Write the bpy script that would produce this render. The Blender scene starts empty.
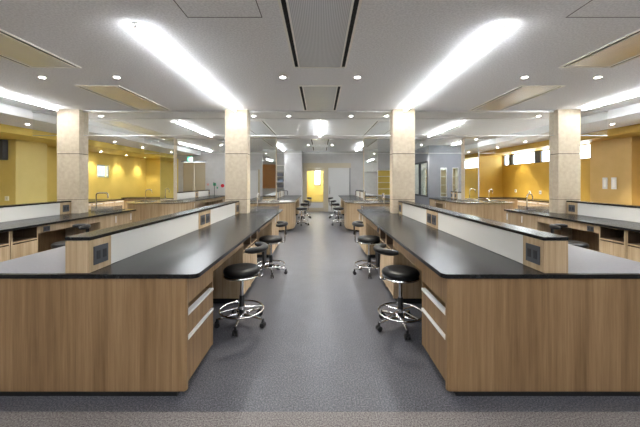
import bpy, bmesh, math, random
from mathutils import Vector, Matrix
random.seed(7)
S = bpy.context.scene
C = S.collection
PI = math.pi
CEIL = 2.91      # main ceiling
LOW = 2.74       # lowered ceiling strip along the side walls
SOF = 2.57       # underside of the yellow soffit

# ------------------------------------------------------------------ materials
def mat(name, col, rough=0.5, metal=0.0, spec=0.5, emit=None, estr=0.0, coat=0.0):
    m = bpy.data.materials.new(name); m.use_nodes = True
    b = m.node_tree.nodes['Principled BSDF']
    b.inputs['Base Color'].default_value = (*col, 1)
    b.inputs['Roughness'].default_value = rough
    b.inputs['Metallic'].default_value = metal
    b.inputs['Specular IOR Level'].default_value = spec
    b.inputs['Coat Weight'].default_value = coat
    if emit:
        b.inputs['Emission Color'].default_value = (*emit, 1)
        b.inputs['Emission Strength'].default_value = estr
    return m

def nodes(m):
    nt = m.node_tree
    return nt, nt.nodes, nt.links, nt.nodes['Principled BSDF']

def mapping(nt, scale, src='Object', rot=(0, 0, 0)):
    tc = nt.nodes.new('ShaderNodeTexCoord'); mp = nt.nodes.new('ShaderNodeMapping')
    mp.inputs['Scale'].default_value = scale
    mp.inputs['Rotation'].default_value = rot
    nt.links.new(tc.outputs[src], mp.inputs['Vector'])
    return mp

def noise(nt, vec, scale, detail=3, rough=0.5):
    n = nt.nodes.new('ShaderNodeTexNoise')
    n.inputs['Scale'].default_value = scale; n.inputs['Detail'].default_value = detail
    n.inputs['Roughness'].default_value = rough
    if vec is not None: nt.links.new(vec, n.inputs['Vector'])
    return n

def ramp(nt, fac, stops):
    r = nt.nodes.new('ShaderNodeValToRGB')
    e = r.color_ramp.elements
    while len(e) < len(stops): e.new(0.5)
    for i, (p, c) in enumerate(stops):
        e[i].position = p; e[i].color = (*c, 1)
    nt.links.new(fac, r.inputs['Fac'])
    return r

def bump(nt, height, strength, dist=0.01):
    b = nt.nodes.new('ShaderNodeBump')
    b.inputs['Strength'].default_value = strength; b.inputs['Distance'].default_value = dist
    nt.links.new(height, b.inputs['Height'])
    nt.links.new(b.outputs['Normal'], nt.nodes['Principled BSDF'].inputs['Normal'])

def mottled(name, c1, c2, scale=30, rough=0.6, bstr=0.0, lo=0.35, hi=0.65, detail=4, spec=0.5, metal=0.0, bscale=None):
    m = mat(name, c1, rough, metal, spec); nt, N, L, b = nodes(m)
    mp = mapping(nt, (1, 1, 1)); n = noise(nt, mp.outputs[0], scale, detail)
    r = ramp(nt, n.outputs['Fac'], [(lo, c1), (hi, c2)])
    L.new(r.outputs['Color'], b.inputs['Base Color'])
    if bstr:
        n2 = noise(nt, mp.outputs[0], bscale or scale, 2)
        bump(nt, n2.outputs['Fac'], bstr)
    return m

def wood(name, dark, mid, light, rough=0.45, band=0.11):
    """vertical-grain laminate in broad staves"""
    m = mat(name, mid, rough, 0, 0.35); nt, N, L, b = nodes(m)
    tc = N.new('ShaderNodeTexCoord'); sx = N.new('ShaderNodeSeparateXYZ'); L.new(tc.outputs['Object'], sx.inputs[0])
    ad = N.new('ShaderNodeMath'); ad.operation = 'ADD'; L.new(sx.outputs['X'], ad.inputs[0]); L.new(sx.outputs['Y'], ad.inputs[1])
    dv = N.new('ShaderNodeMath'); dv.operation = 'DIVIDE'; L.new(ad.outputs[0], dv.inputs[0]); dv.inputs[1].default_value = band
    fl = N.new('ShaderNodeMath'); fl.operation = 'FLOOR'; L.new(dv.outputs[0], fl.inputs[0])
    wn = N.new('ShaderNodeTexWhiteNoise'); wn.noise_dimensions = '1D'; L.new(fl.outputs[0], wn.inputs['W'])
    mp = N.new('ShaderNodeMapping'); mp.inputs['Scale'].default_value = (28, 28, 1.3); L.new(tc.outputs['Object'], mp.inputs['Vector'])
    of = N.new('ShaderNodeVectorMath'); of.operation = 'ADD'; L.new(mp.outputs[0], of.inputs[0])
    sc = N.new('ShaderNodeVectorMath'); sc.operation = 'SCALE'; L.new(wn.outputs['Color'], sc.inputs[0]); sc.inputs['Scale'].default_value = 9
    L.new(sc.outputs[0], of.inputs[1])
    n = noise(nt, of.outputs[0], 1.0, 5, 0.6)
    mp2 = N.new('ShaderNodeMapping'); mp2.inputs['Scale'].default_value = (110, 110, 2.5); L.new(tc.outputs['Object'], mp2.inputs['Vector'])
    n2 = noise(nt, mp2.outputs[0], 1.0, 3, 0.6)
    mx = N.new('ShaderNodeMath'); mx.operation = 'MULTIPLY_ADD'; L.new(n2.outputs['Fac'], mx.inputs[0]); mx.inputs[1].default_value = 0.35
    L.new(n.outputs['Fac'], mx.inputs[2])
    m3 = N.new('ShaderNodeMath'); m3.operation = 'MULTIPLY_ADD'; L.new(wn.outputs['Value'], m3.inputs[0]); m3.inputs[1].default_value = 0.22
    L.new(mx.outputs[0], m3.inputs[2])
    r = ramp(nt, m3.outputs[0], [(0.45, dark), (0.75, mid), (1.05, light)])
    r.color_ramp.elements[2].position = 1.0
    L.new(r.outputs['Color'], b.inputs['Base Color'])
    return m

M = {}
M['wood'] = wood('oak_laminate', (.165, .095, .042), (.255, .155, .074), (.33, .212, .110))
M['wood_pale'] = wood('pale_oak_laminate', (.33, .225, .12), (.46, .335, .20), (.56, .43, .28), band=0.07)
M['wood_shade'] = wood('oak_cubby_shade', (.07, .045, .028), (.10, .065, .04), (.13, .088, .055))  # darkened oak, carries the shade inside the cubbies
M['black_top'] = mottled('black_worktop', (.008, .0083, .009), (.012, .0125, .0135), 60, 0.25, 0, spec=0.35)
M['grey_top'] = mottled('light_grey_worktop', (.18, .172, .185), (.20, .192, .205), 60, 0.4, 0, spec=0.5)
M['edge'] = mat('black_edge', (.012, .012, .013), .35)
M['plinth'] = mat('black_plinth', (.008, .008, .009), .5)
M['panel_white'] = mat('white_board', (.70, .69, .655), .4)
M['ceiling'] = mottled('ceiling_board', (.78, .78, .79), (.92, .92, .93), 55, .85, .25, .38, .62, 5)
M['ceiling_white'] = mat('ceiling_white', (.82, .83, .84), .8)
M['seam'] = mat('dark_seam', (.10, .10, .10), .8)
M['white_trim'] = mat('white_trim', (.93, .91, .85), .45)
M['travertine'] = mottled('beige_stone', (.54, .44, .31), (.66, .57, .43), 14, .5, .05, .3, .7, 8)
nt, N, L, b = nodes(M['travertine'])
M['stone_seam'] = mat('stone_joint', (.06, .045, .03), .8)
M['yellow_left'] = mottled('yellow_wall', (.72, .54, .12), (.76, .57, .135), 3, .55)
M['yellow_right'] = mottled('amber_wall', (.49, .305, .045), (.53, .33, .052), 3, .55)
M['tan_right'] = mottled('tan_panel', (.56, .37, .12), (.60, .40, .145), 3, .5)
M['tan_left'] = mottled('pale_yellow_panel', (.76, .62, .22), (.79, .65, .24), 3, .5)
M['white_wall'] = mottled('white_wall_paint', (.47, .465, .46), (.51, .505, .50), 4, .7)
M['grey_wall'] = mottled('blue_grey_wall', (.23, .245, .28), (.25, .265, .30), 4, .45)
M['beige_frame'] = mat('beige_door_frame', (.52, .46, .34), .5)
M['beige_door'] = mat('taupe_door', (.42, .36, .25), .5)
M['white_door'] = mat('white_door_leaf', (.62, .62, .61), .5)
M['chrome'] = mat('chrome', (.78, .78, .78), .12, 1)
M['steel'] = mottled('brushed_steel', (.34, .33, .30), (.42, .41, .38), 25, .25, 0, metal=1)
M['alu'] = mat('aluminium', (.75, .75, .75), .3, 1)
M['handle'] = mat('satin_silver', (.90, .90, .89), .5, .1)
M['leather'] = mottled('black_vinyl', (.005, .005, .0055), (.008, .008, .009), 80, .38, .1, spec=.35)
M['black_plastic'] = mat('black_plastic', (.012, .012, .013), .45)
M['socket'] = mat('grey_socket', (.065, .07, .082), .4)
M['socket_dark'] = mat('dark_socket', (.022, .024, .03), .5)
M['white_plastic'] = mat('white_plastic', (.75, .75, .73), .4)
M['dark_frame'] = mat('dark_window_frame', (.03, .035, .045), .4)
M['dark'] = mat('dark_void', (.015, .015, .015), .8)
M['red'] = mat('red_plastic', (.60, .01, .03), .4)
M['green'] = mat('green_sign', (.0, .35, .16), .4, emit=(.0, .55, .28), estr=.9)
M['green_paint'] = mat('green_paint', (.02, .30, .14), .5)
M['pink_paint'] = mat('pink_paint', (.65, .30, .28), .5)
M['sign_white'] = mat('sign_white', (.8, .9, .85), .4, emit=(.8, 1, .9), estr=.8)
M['lamp'] = mat('tube_light', (1, 1, 1), .5, emit=(.92, .96, 1.0), estr=14)
M['down'] = mat('downlight_lens', (1, 1, 1), .5, emit=(1, .95, .86), estr=22)
M['mirror'] = mat('mirror_glass', (.80, .83, .80), .02, 1)
M['orange_wood'] = mat('orange_wood', (.42, .20, .06), .5)
M['book_a'] = mat('blue_grey_box', (.16, .20, .26), .6)
M['book_b'] = mat('dark_grey_box', (.10, .10, .12), .6)
M['cloth'] = mat('white_cloth', (.75, .75, .74), .8)

# linear louvre metal for the air outlets
m = mat('outlet_metal', (.36, .36, .37), .32, .8); nt, N, L, b = nodes(m)
mp = mapping(nt, (1, 1, 1)); w = N.new('ShaderNodeTexWave'); w.inputs['Scale'].default_value = 22; w.bands_direction = 'X'
L.new(mp.outputs[0], w.inputs['Vector'])
r = ramp(nt, w.outputs['Fac'], [(0.2, (.52, .52, .52)), (0.8, (.78, .78, .78))]); L.new(r.outputs['Color'], b.inputs['Base Color'])
M['outlet'] = m

# floors
m = mat('vinyl_floor', (.1, .1, .11), .36, 0, .5); nt, N, L, b = nodes(m)
mp = mapping(nt, (1, 1, 1)); n = noise(nt, mp.outputs[0], 95, 2, .7); n2 = noise(nt, mp.outputs[0], 5, 3)
r = ramp(nt, n.outputs['Fac'], [(.36, (.036, .037, .045)), (.5, (.085, .088, .104)), (.66, (.20, .20, .222))])
r2 = ramp(nt, n2.outputs['Fac'], [(.35, (.88, .88, .88)), (.65, (1, 1, 1))])
mx = N.new('ShaderNodeMix'); mx.data_type = 'RGBA'; mx.blend_type = 'MULTIPLY'; mx.inputs['Factor'].default_value = 1
L.new(r.outputs['Color'], mx.inputs['A']); L.new(r2.outputs['Color'], mx.inputs['B']); L.new(mx.outputs['Result'], b.inputs['Base Color'])
M['floor'] = m
M['carpet'] = mottled('speckled_carpet', (.10, .088, .083), (.32, .29, .275), 110, .9, .15, .33, .67, 2)

def glass(name, tint, refl=1.0, rough=.03):
    m = bpy.data.materials.new(name); m.use_nodes = True
    nt = m.node_tree; nt.nodes.clear()
    o = nt.nodes.new('ShaderNodeOutputMaterial'); mx = nt.nodes.new('ShaderNodeMixShader')
    t = nt.nodes.new('ShaderNodeBsdfTransparent'); t.inputs[0].default_value = (*tint, 1)
    g = nt.nodes.new('ShaderNodeBsdfGlossy'); g.inputs['Roughness'].default_value = rough
    f = nt.nodes.new('ShaderNodeLayerWeight'); f.inputs['Blend'].default_value = .5
    pw = nt.nodes.new('ShaderNodeMath'); pw.operation = 'POWER'; pw.inputs[1].default_value = 5
    nt.links.new(f.outputs['Facing'], pw.inputs[0])
    mu = nt.nodes.new('ShaderNodeMath'); mu.operation = 'MULTIPLY_ADD'; mu.inputs[1].default_value = .9; mu.inputs[2].default_value = .045*refl; mu.use_clamp = True
    nt.links.new(pw.outputs[0], mu.inputs[0]); nt.links.new(mu.outputs[0], mx.inputs[0])
    nt.links.new(t.outputs[0], mx.inputs[1]); nt.links.new(g.outputs[0], mx.inputs[2]); nt.links.new(mx.outputs[0], o.inputs[0])
    return m
M['glass'] = glass('clear_glass', (.97, .985, .98), 1.2)
M['screen_glass'] = glass('screen_glass', (.975, .985, .98), .8, .32)
M['frost'] = glass('pale_acrylic', (.70, .72, .76), 7.0, .22)
M['slit_glass'] = glass('greenish_glass', (.88, .92, .90), 1.2)

# ------------------------------------------------------------------ mesh helpers
class MB:
    def __init__(s): s.bm = bmesh.new()
    def box(s, x0, x1, y0, y1, z0, z1):
        x0, x1 = sorted((x0, x1)); y0, y1 = sorted((y0, y1)); z0, z1 = sorted((z0, z1))
        v = [s.bm.verts.new(p) for p in ((x0,y0,z0),(x1,y0,z0),(x1,y1,z0),(x0,y1,z0),(x0,y0,z1),(x1,y0,z1),(x1,y1,z1),(x0,y1,z1))]
        for f in ((0,3,2,1),(4,5,6,7),(0,1,5,4),(1,2,6,5),(2,3,7,6),(3,0,4,7)): s.bm.faces.new([v[i] for i in f])
        return s
    def prism(s, pts, z0, z1):
        a = sum(pts[i][0]*pts[(i+1) % len(pts)][1]-pts[(i+1) % len(pts)][0]*pts[i][1] for i in range(len(pts)))
        if a < 0: pts = pts[::-1]
        lo = [s.bm.verts.new((x, y, z0)) for x, y in pts]; hi = [s.bm.verts.new((x, y, z1)) for x, y in pts]
        s.bm.faces.new(hi); s.bm.faces.new(lo[::-1])
        for i in range(len(pts)):
            j = (i+1) % len(pts); s.bm.faces.new((lo[i], lo[j], hi[j], hi[i]))
        return s
    def lathe(s, prof, n=24, c=(0, 0)):
        """prof: list of (r, z)"""
        rings = []
        for r, z in prof:
            if r < 1e-5: rings.append([s.bm.verts.new((c[0], c[1], z))])
            else: rings.append([s.bm.verts.new((c[0]+r*math.cos(2*PI*i/n), c[1]+r*math.sin(2*PI*i/n), z)) for i in range(n)])
        for a, b in zip(rings, rings[1:]):
            for i in range(n):
                j = (i+1) % n
                vs = []
                for q in (a[i % len(a)], a[j % len(a)], b[j % len(b)], b[i % len(b)]):
                    if q not in vs: vs.append(q)
                if len(vs) >= 3:
                    try: s.bm.faces.new(vs)
                    except ValueError: pass
        return s
    def tube(s, pts, r, n=8, closed=False, caps=True):
        pts = [Vector(p) for p in pts]; m = len(pts); rings = []
        up = None
        for i, p in enumerate(pts):
            if closed: d = (pts[(i+1) % m]-pts[i-1]).normalized()
            elif i == 0: d = (pts[1]-p).normalized()
            elif i == m-1: d = (p-pts[i-1]).normalized()
            else: d = ((pts[i+1]-p).normalized()+(p-pts[i-1]).normalized()).normalized()
            if up is None:
                up = Vector((0, 0, 1)) if abs(d.z) < .9 else Vector((1, 0, 0))
            a = d.cross(up).normalized(); bb = a.cross(d).normalized(); up = bb
            rr = r[i] if isinstance(r, (list, tuple)) else r
            rings.append([s.bm.verts.new(p+a*rr*math.cos(2*PI*k/n)+bb*rr*math.sin(2*PI*k/n)) for k in range(n)])
        rng = range(m) if closed else range(m-1)
        for i in rng:
            A, B = rings[i], rings[(i+1) % m]
            for k in range(n):
                j = (k+1) % n; s.bm.faces.new((A[k], A[j], B[j], B[k]))
        if not closed and caps:
            s.bm.faces.new(rings[0][::-1]); s.bm.faces.new(rings[-1])
        return s
    def ball(s, c, r, sc=(1, 1, 1), u=12, v=8):
        mt = Matrix.Translation(c) @ Matrix.Diagonal((r*sc[0], r*sc[1], r*sc[2], 1))
        bmesh.ops.create_uvsphere(s.bm, u_segments=u, v_segments=v, radius=1, matrix=mt); return s
    def build(s, name, mat, parent=None, smooth=False, bev=0.0, loc=None):
        bmesh.ops.recalc_face_normals(s.bm, faces=s.bm.faces)
        me = bpy.data.meshes.new(name); s.bm.to_mesh(me); s.bm.free()
        me.materials.append(mat)
        if smooth:
            for p in me.polygons: p.use_smooth = True
        o = bpy.data.objects.new(name, me); C.objects.link(o)
        if parent: o.parent = parent
        if loc: o.location = loc
        if bev:
            md = o.modifiers.new('bevel', 'BEVEL'); md.width = bev; md.segments = 2; md.limit_method = 'ANGLE'
        if smooth:
            md = o.modifiers.new('es', 'EDGE_SPLIT'); md.split_angle = math.radians(45)
        return o

def tag(o, label, cat, group=None, kind=None):
    o['label'] = label; o['category'] = cat
    if group: o['group'] = group
    if kind: o['kind'] = kind
    return o
def thing(name, label, cat, loc=(0, 0, 0), rz=0, group=None):
    o = bpy.data.objects.new(name, None); C.objects.link(o); o.location = loc; o.rotation_euler = (0, 0, rz)
    o.empty_display_size = .1
    return tag(o, label, cat, group)
def struct(o, label=None):
    o['kind'] = 'structure'
    if label: o['label'] = label
    return o
def dup(root, loc, rz=0, label=None, group=None):
    r = root.copy(); C.objects.link(r); r.location = loc; r.rotation_euler = (0, 0, rz)
    if label: r['label'] = label
    if group: r['group'] = group
    for ch in list(root.children):
        c = ch.copy(); C.objects.link(c); c.parent = r
        for g in list(ch.children):
            d = g.copy(); C.objects.link(d); d.parent = c
    return r
def arc(cx, cy, r, a0, a1, n=8):
    return [(cx+r*math.cos(math.radians(a0+(a1-a0)*i/n)), cy+r*math.sin(math.radians(a0+(a1-a0)*i/n))) for i in range(n+1)]

# ------------------------------------------------------------------ room shell
YB, YF = 14.7, -3.0      # far wall, wall behind the camera
XL, XR = -8.45, 7.75
struct(MB().box(-9.2, 8.5, 1.95, 16.7, -.1, 0).build('floor', M['floor']), 'dark grey speckled vinyl floor')
struct(MB().box(-9.2, 8.5, -3.2, 1.95, -.1, 0).build('floor', M['carpet']), 'lighter speckled carpet strip at the near edge')
struct(MB().box(-5.81, 5.81, -3.2, YB+.02, CEIL, CEIL+.1).build('ceiling', M['ceiling']), 'white mottled ceiling board')
for s, nm, mm in ((-1, 'left', 'yellow_left'), (1, 'right', 'yellow_right')):
    xw = XL if s < 0 else XR
    struct(MB().box(s*5.811, s*5.86, -3.2, YB+.02, LOW, CEIL+.1).build('ceiling', M['ceiling_white']), f'white step down in the ceiling on the {nm}')
    struct(MB().box(s*5.861, s*6.96, -3.2, YB+.02, LOW, LOW+.1).build('ceiling', M['ceiling']), f'lowered ceiling strip on the {nm}')
    struct(MB().box(s*6.965, xw, -3.2, YB+.02, SOF, CEIL).build('ceiling', M[mm]), f'yellow soffit along the {nm} wall')
# left wall with a small square window
def wall_x(name, x0, x1, ya, yb, za, zb, holes, m, label):
    """wall slab facing +-x with rectangular holes (y0,y1,z0,z1), sorted by y, not overlapping"""
    mb = MB(); y = ya
    for h in sorted(holes):
        mb.box(x0, x1, y, h[0], za, zb)
        if h[2] > za: mb.box(x0, x1, h[0], h[1], za, h[2])
        if h[3] < zb: mb.box(x0, x1, h[0], h[1], h[3], zb)
        y = h[1]
    mb.box(x0, x1, y, yb, za, zb)
    return struct(mb.build(name, m), label)
def wall_y(name, y0, y1, xa, xb, za, zb, holes, m, label):
    mb = MB(); x = xa
    for h in sorted(holes):
        mb.box(x, h[0], y0, y1, za, zb)
        if h[2] > za: mb.box(h[0], h[1], y0, y1, za, h[2])
        if h[3] < zb: mb.box(h[0], h[1], y0, y1, h[3], zb)
        x = h[1]
    mb.box(x, xb, y0, y1, za, zb)
    return struct(mb.build(name, m), label)
LW = (11.45, 12.15, 1.63, 2.12)
wall_x('wall_left', XL-.2, XL, YF-.2, YB+.2, 0, CEIL, [LW], M['yellow_left'], 'yellow painted side wall')
RW = [(3.4, 6.4, 2.14, 2.56), (8.6, 10.62, 2.14, 2.56), (10.9, 12.18, 2.14, 2.56), (12.40, 12.74, 2.14, 2.56)]
wall_x('wall_right', XR, XR+.08, YF-.2, YB+.2, 0, CEIL, RW, M['yellow_right'], 'amber yellow painted side wall')
# pilaster panels
struct(MB().box(XL, -7.86, 7.8, 8.7, 0, SOF-.001).build('trim_1', M['tan_left']), 'pale yellow pilaster on the left wall')
struct(MB().box(XR, 7.53, 7.3, 8.42, 0, SOF-.001).build('trim_2', M['tan_right']), 'tan pilaster on the right wall')
# far wall and openings
wall_y('wall_back', YB, YB+.15, XL, XR, 0, CEIL, [(-6.68, -5.58, 0, 2.42), (-.68, .20, 0, 2.12)], M['white_wall'], 'pale far wall')
struct(MB().box(XL, -6.9, YB-.04, YB-.001, 0, SOF-.001).build('trim_3', M['yellow_left']), 'yellow end of the far wall')
struct(MB().box(-1.66, -.84, 14.05, YB-.001, 0, CEIL-.001).build('wall_nib', M['white_wall']), 'white pillar left of the glazed door')
# wall behind the viewpoint
struct(MB().box(XL, XR, YF-.15, YF, 0, CEIL).build('wall_front', M['white_wall']), 'white wall opposite')
# corridor beyond the glazed door
struct(MB().box(-2.2, 2.0, 16.5, 16.6, 0, 2.6).build('wall_corridor', M['yellow_left']), 'yellow corridor wall')
struct(MB().box(-2.25, -2.2, YB+.15, 16.6, 0, 2.6).box(2.0, 2.05, YB+.15, 16.6, 0, 2.6).build('wall_corridor', M['yellow_left']))
struct(MB().box(-2.25, 2.05, YB+.15, 16.6, 2.6, 2.65).build('ceiling', M['ceiling_white']), 'corridor ceiling')
# ------- windows
def win_x(x, ya, yb, za, zb, num, label, frame='dark_frame', fw=.03):
    r = bpy.data.objects.new(f'window_{num}', None); C.objects.link(r); r.location = (x, (ya+yb)/2, za); struct(r, label)
    h = (yb-ya)/2; H = zb-za
    mb = MB(); mb.box(-.03, .03, -h, -h+fw, 0, H).box(-.03, .03, h-fw, h, 0, H).box(-.03, .03, -h+fw, h-fw, 0, fw).box(-.03, .03, -h+fw, h-fw, H-fw, H)
    mb.build('window_frame', M[frame], r)
    MB().box(-.004, .004, -h+fw, h-fw, fw, H-fw).build('pane', M['glass'], r)
for i, h in enumerate(RW):
    win_x(XR+.04, h[0]+.002, h[1]-.002, h[2]+.002, h[3]-.002, i+1, 'narrow high window band on the right wall', fw=.022)
win_x(XL-.08, LW[0]+.002, LW[1]-.002, LW[2]+.002, LW[3]-.002, 5, 'small square window in the left yellow wall', 'alu', .035)
for ya, yb in ((10.63, 10.89), (12.19, 12.39)):
    struct(MB().box(XR-.012, XR-.001, ya, yb, 2.14, 2.56).build('trim_4', M['dark_frame']), 'dark post between high windows')
struct(MB().box(-10.6, -10.5, 6, 22, -.1, 5).build('wall_outside', mottled('outside_render', (.06, .065, .065), (.09, .095, .095), 3, .9)), 'grey wall of a neighbouring block seen through the small window')
# ------- doors of the far wall
def door_root(num, x, y, label):
    r = bpy.data.objects.new(f'door_{num}', None); C.objects.link(r); r.location = (x, y, 0); return struct(r, label)
d = door_root(1, -.24, YB+.05, 'glazed beige door at the end of the aisle')
MB().box(-.435, -.395, -.02, .02, .01, 2.11).box(.40, .435, -.02, .02, .01, 2.11).box(-.395, .40, -.02, .02, 1.98, 2.11).box(-.395, .40, -.02, .02, .01, .18).box(-.395, .40, -.02, .02, .42, .48).build('door_leaf', M['beige_frame'], d)
MB().box(-.395, .40, -.004, .004, .48, 1.98).build('pane', M['glass'], d)
MB().box(-.395, .40, -.012, .012, .18, .42).build('kick_panel', M['white_door'], d)
MB().tube([(.415, -.055, .85), (.415, -.055, 1.2)], .012).tube([(.415, -.02, .88), (.415, -.055, .88)], .008).tube([(.415, -.02, 1.17), (.415, -.055, 1.17)], .008).build('door_handle', M['chrome'], d)
struct(MB().box(-.84, 1.5, YB-.05, YB-.001, 2.13, 2.36).box(-.84, -.69, YB-.05, YB-.001, 0, 2.13).box(.21, .40, YB-.05, YB-.001, 0, 2.13).build('trim_5', M['beige_frame']), 'beige surround of the end doors')
d = door_root(2, .92, YB-.035, 'white sliding door leaf right of the glazed door')
MB().box(-.51, .51, -.02, .03, .01, 2.12).build('door_leaf', M['white_door'], d)
MB().box(.52, .545, -.03, .034, 0, 2.12).build('frame_post', M['dark_frame'], d)
MB().box(-.46, -.43, -.035, -.02, .85, 1.25).build('door_handle', M['chrome'], d)
d = door_root(3, -6.13, YB+.05, 'tall taupe double door on the far left')
for s in (-1, 1):
    lf = MB().box(s*.005, s*.545, -.02, .02, .01, 2.41).build('door_leaf', M['beige_door'], d)
    MB().tube([(s*.06, -.05, .95), (s*.06, -.05, 1.2)], .012).tube([(s*.06, -.02, .97), (s*.06, -.05, .97)], .008).tube([(s*.06, -.02, 1.18), (s*.06, -.05, 1.18)], .008).build('door_handle', M['chrome'], lf)
struct(MB().box(-6.73, -5.53, YB-.03, YB-.001, 2.42, 2.47).build('trim_6', M['dark_frame']), 'dark lintel over the taupe door')
d = door_root(4, -3.22, YB-.03, 'white door left of the rear mirrored pillar')
MB().box(-.36, .2, -.02, .025, .01, 2.0).build('door_leaf', M['white_door'], d)
MB().box(.21, .30, -.02, .028, 0, 2.05).build('frame_post', M['beige_door'], d)
# corridor window
win = bpy.data.objects.new('window_6', None); C.objects.link(win); win.location = (-.14, 16.48, 1.25); struct(win, 'narrow bright window in the corridor')
MB().box(-.17, -.14, -.02, .015, 0, .98).box(.14, .17, -.02, .015, 0, .98).box(-.14, .14, -.02, .015, .95, .98).box(-.14, .14, -.02, .015, 0, .03).build('window_frame', M['dark_frame'], win)
MB().box(-.14, .14, -.005, .012, .03, .95).build('pane', mat('daylit_pane', (.9, .9, .9), .3, emit=(.9, .95, 1), estr=.7), win)
# ------- grey room on the right rear
GX, GY = 4.33, 12.0
wall_y('wall_grey_room', GY, GY+.1, GX, 5.81, 0, CEIL-.001, [(4.79, 5.04, .86, 2.02), (5.26, 5.50, .86, 2.02)], M['grey_wall'], 'blue-grey wall with two slit windows')
struct(MB().box(5.862, 6.33, GY, GY+.1, 0, LOW-.001).build('wall_grey_room', M['grey_wall']))
wall_x('wall_grey_room', GX, GX+.1, GY+.101, YB-.001, 0, CEIL-.001, [(GY+.14, 14.3, .84, 2.30)], M['grey_wall'], 'blue-grey wall with a large dark framed window')
struct(MB().box(6.34, XR-.001, 12.8, 12.9, 0, SOF-.001).box(6.27, 6.339, GY+.101, 12.9, 0, SOF-.001).build('wall_end', M['yellow_right']), 'amber end wall on the right')
for i, (a, b_) in enumerate(((4.79, 5.04), (5.26, 5.50))):
    r = bpy.data.objects.new(f'window_{7+i}', None); C.objects.link(r); r.location = ((a+b_)/2, GY+.03, .86)
    struct(r, 'narrow vertical slit window in the grey wall'); h = (b_-a)/2-.002
    MB().box(-h, -h+.015, -.03, .03, .002, 1.158).box(h-.015, h, -.03, .03, .002, 1.158).box(-h+.015, h-.015, -.03, .03, 1.143, 1.158).box(-h+.015, h-.015, -.03, .03, .002, .017).build('window_frame', M['alu'], r)
    MB().box(-h+.015, h-.015, -.004, .004, .017, 1.143).build('pane', M['slit_glass'], r)
r = bpy.data.objects.new('window_9', None); C.objects.link(r); r.location = (GX+.03, GY+.14, .84); struct(r, 'large dark framed window of the grey room')
W_ = 14.3-GY-.14
MB().box(-.05, .03, .003, .06, .003, 1.457).box(-.05, .03, W_-.06, W_-.003, .003, 1.457).box(-.05, .03, .06, W_-.06, 1.40, 1.457).box(-.05, .03, .06, W_-.06, .003, .06).box(-.05, .03, 1.0, 1.05, .06, 1.4).build('window_frame', M['dark_frame'], r)
MB().box(-.004, .004, .06, 1.0, .06, 1.4).box(-.004, .004, 1.05, W_-.06, .06, 1.4).build('pane', M['slit_glass'], r)

# ------------------------------------------------------------------ ceiling fittings
def strip_light(L_):
    r = thing('strip_light', 'x', 'ceiling light')
    MB().box(-.030, .030, 0, L_, -.010, -.001).box(-.010, .010, .01, L_-.01, -.042, -.0101).build('housing', M['white_plastic'], r)
    d_ = MB().prism([(-.017, -.053), (.017, -.053), (.021, -.050), (.021, -.043), (-.021, -.043), (-.021, -.050)], .012, L_-.012).build('diffuser', M['lamp'], r)
    # prism was built along z: turn it to run along y
    me = d_.data
    for v in me.vertices:
        x, y, z = v.co; v.co = (x, z, y)
    me.flip_normals()
    for ya in (0, L_-.011): MB().box(-.020, .020, ya, ya+.011, -.054, -.0425).build('end_cap', M['white_plastic'], r)
    return r
lights = []
A_ = strip_light(3.2); B_ = strip_light(2.25); C_ = strip_light(1.5); E_ = strip_light(2.9)
spec = [(A_, -1.66, 2.7, 'long white strip light running to the left beige pillar by the aisle'),
        (A_, 1.66, 2.7, 'long white strip light running to the right beige pillar by the aisle'),
        (A_, -5.09, 2.65, 'long strip light at the left picture edge ending at the outer left pillar'),
        (A_, 5.09, 2.65, 'long strip light at the right picture edge ending at the outer right pillar'),
        (B_, -3.36, 7.1, 'short strip light behind the glass screen on the left'),
        (B_, 0, 7.1, 'short strip light centred over the aisle behind the glass screen'),
        (B_, 3.36, 7.1, 'short strip light behind the glass screen on the right'),
        (E_, -1.66, 10.9, 'rear strip light beyond the mirrored pillar left of the aisle'),
        (E_, 1.66, 10.9, 'rear strip light beyond the mirrored pillar right of the aisle'),
        (A_, -5.09, 10.9, 'rear strip light near the exit sign on the left'),
        (C_, 5.09, 10.12, 'rear strip light in front of the blue-grey wall'),
        (B_, 0, -1.5, 'strip light overhead above the viewpoint in the middle'),
        (B_, -3.36, -1.5, 'strip light overhead above the near left bench, outside the frame'),
        (A_, -1.66, -2.7, 'unseen strip light added behind the viewpoint, left of the middle one'),  # this and its right twin are added out of view for more fill
        (A_, 1.66, -2.7, 'unseen strip light added behind the viewpoint, right of the middle one'),
        (B_, 3.36, -1.5, 'strip light overhead above the near right bench, outside the frame')]
seen = set()
for p, x, y, lab in spec:
    if p.name in seen: dup(p, (x, y, CEIL), 0, lab, 'ceiling strip lights')
    else:
        seen.add(p.name); p.location = (x, y, CEIL); p['label'] = lab; p['group'] = 'ceiling strip lights'

def downlight():
    r = thing('downlight', 'x', 'downlight', group='recessed ceiling downlights')
    MB().lathe([(.034, -.004), (.046, -.006), (.050, 0), (.034, 0), (.034, -.004)], 24).build('bezel', M['white_plastic'], r, True)
    MB().lathe([(.0, -.003), (.034, -.003), (.034, -.001), (0, -.001)], 24).build('lens', M['down'], r, True)
    return r
D0 = downlight(); used = False
dl = []
for x, w_ in ((-3.8, 'left of the outer left air outlet'), (-2.78, 'between the left strip light and air outlet'), (-.51, 'just left of the central air outlet'), (.51, 'just right of the central air outlet'), (2.8, 'between the right strip light and air outlet'), (3.8, 'right of the outer right air outlet')):
    dl.append((x, 4.13, CEIL, 'round white downlight in the front row, ' + w_))
for x, w_ in ((-4.78, 'beside the outer left beige pillar'), (-1.45, 'beside the left aisle pillar'), (-.68, 'over the left side of the aisle'), (.68, 'over the right side of the aisle'), (1.45, 'beside the right aisle pillar'), (4.78, 'beside the outer right beige pillar')):
    dl.append((x, 6.6, CEIL, 'round downlight behind the glass screen, ' + w_))
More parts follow.
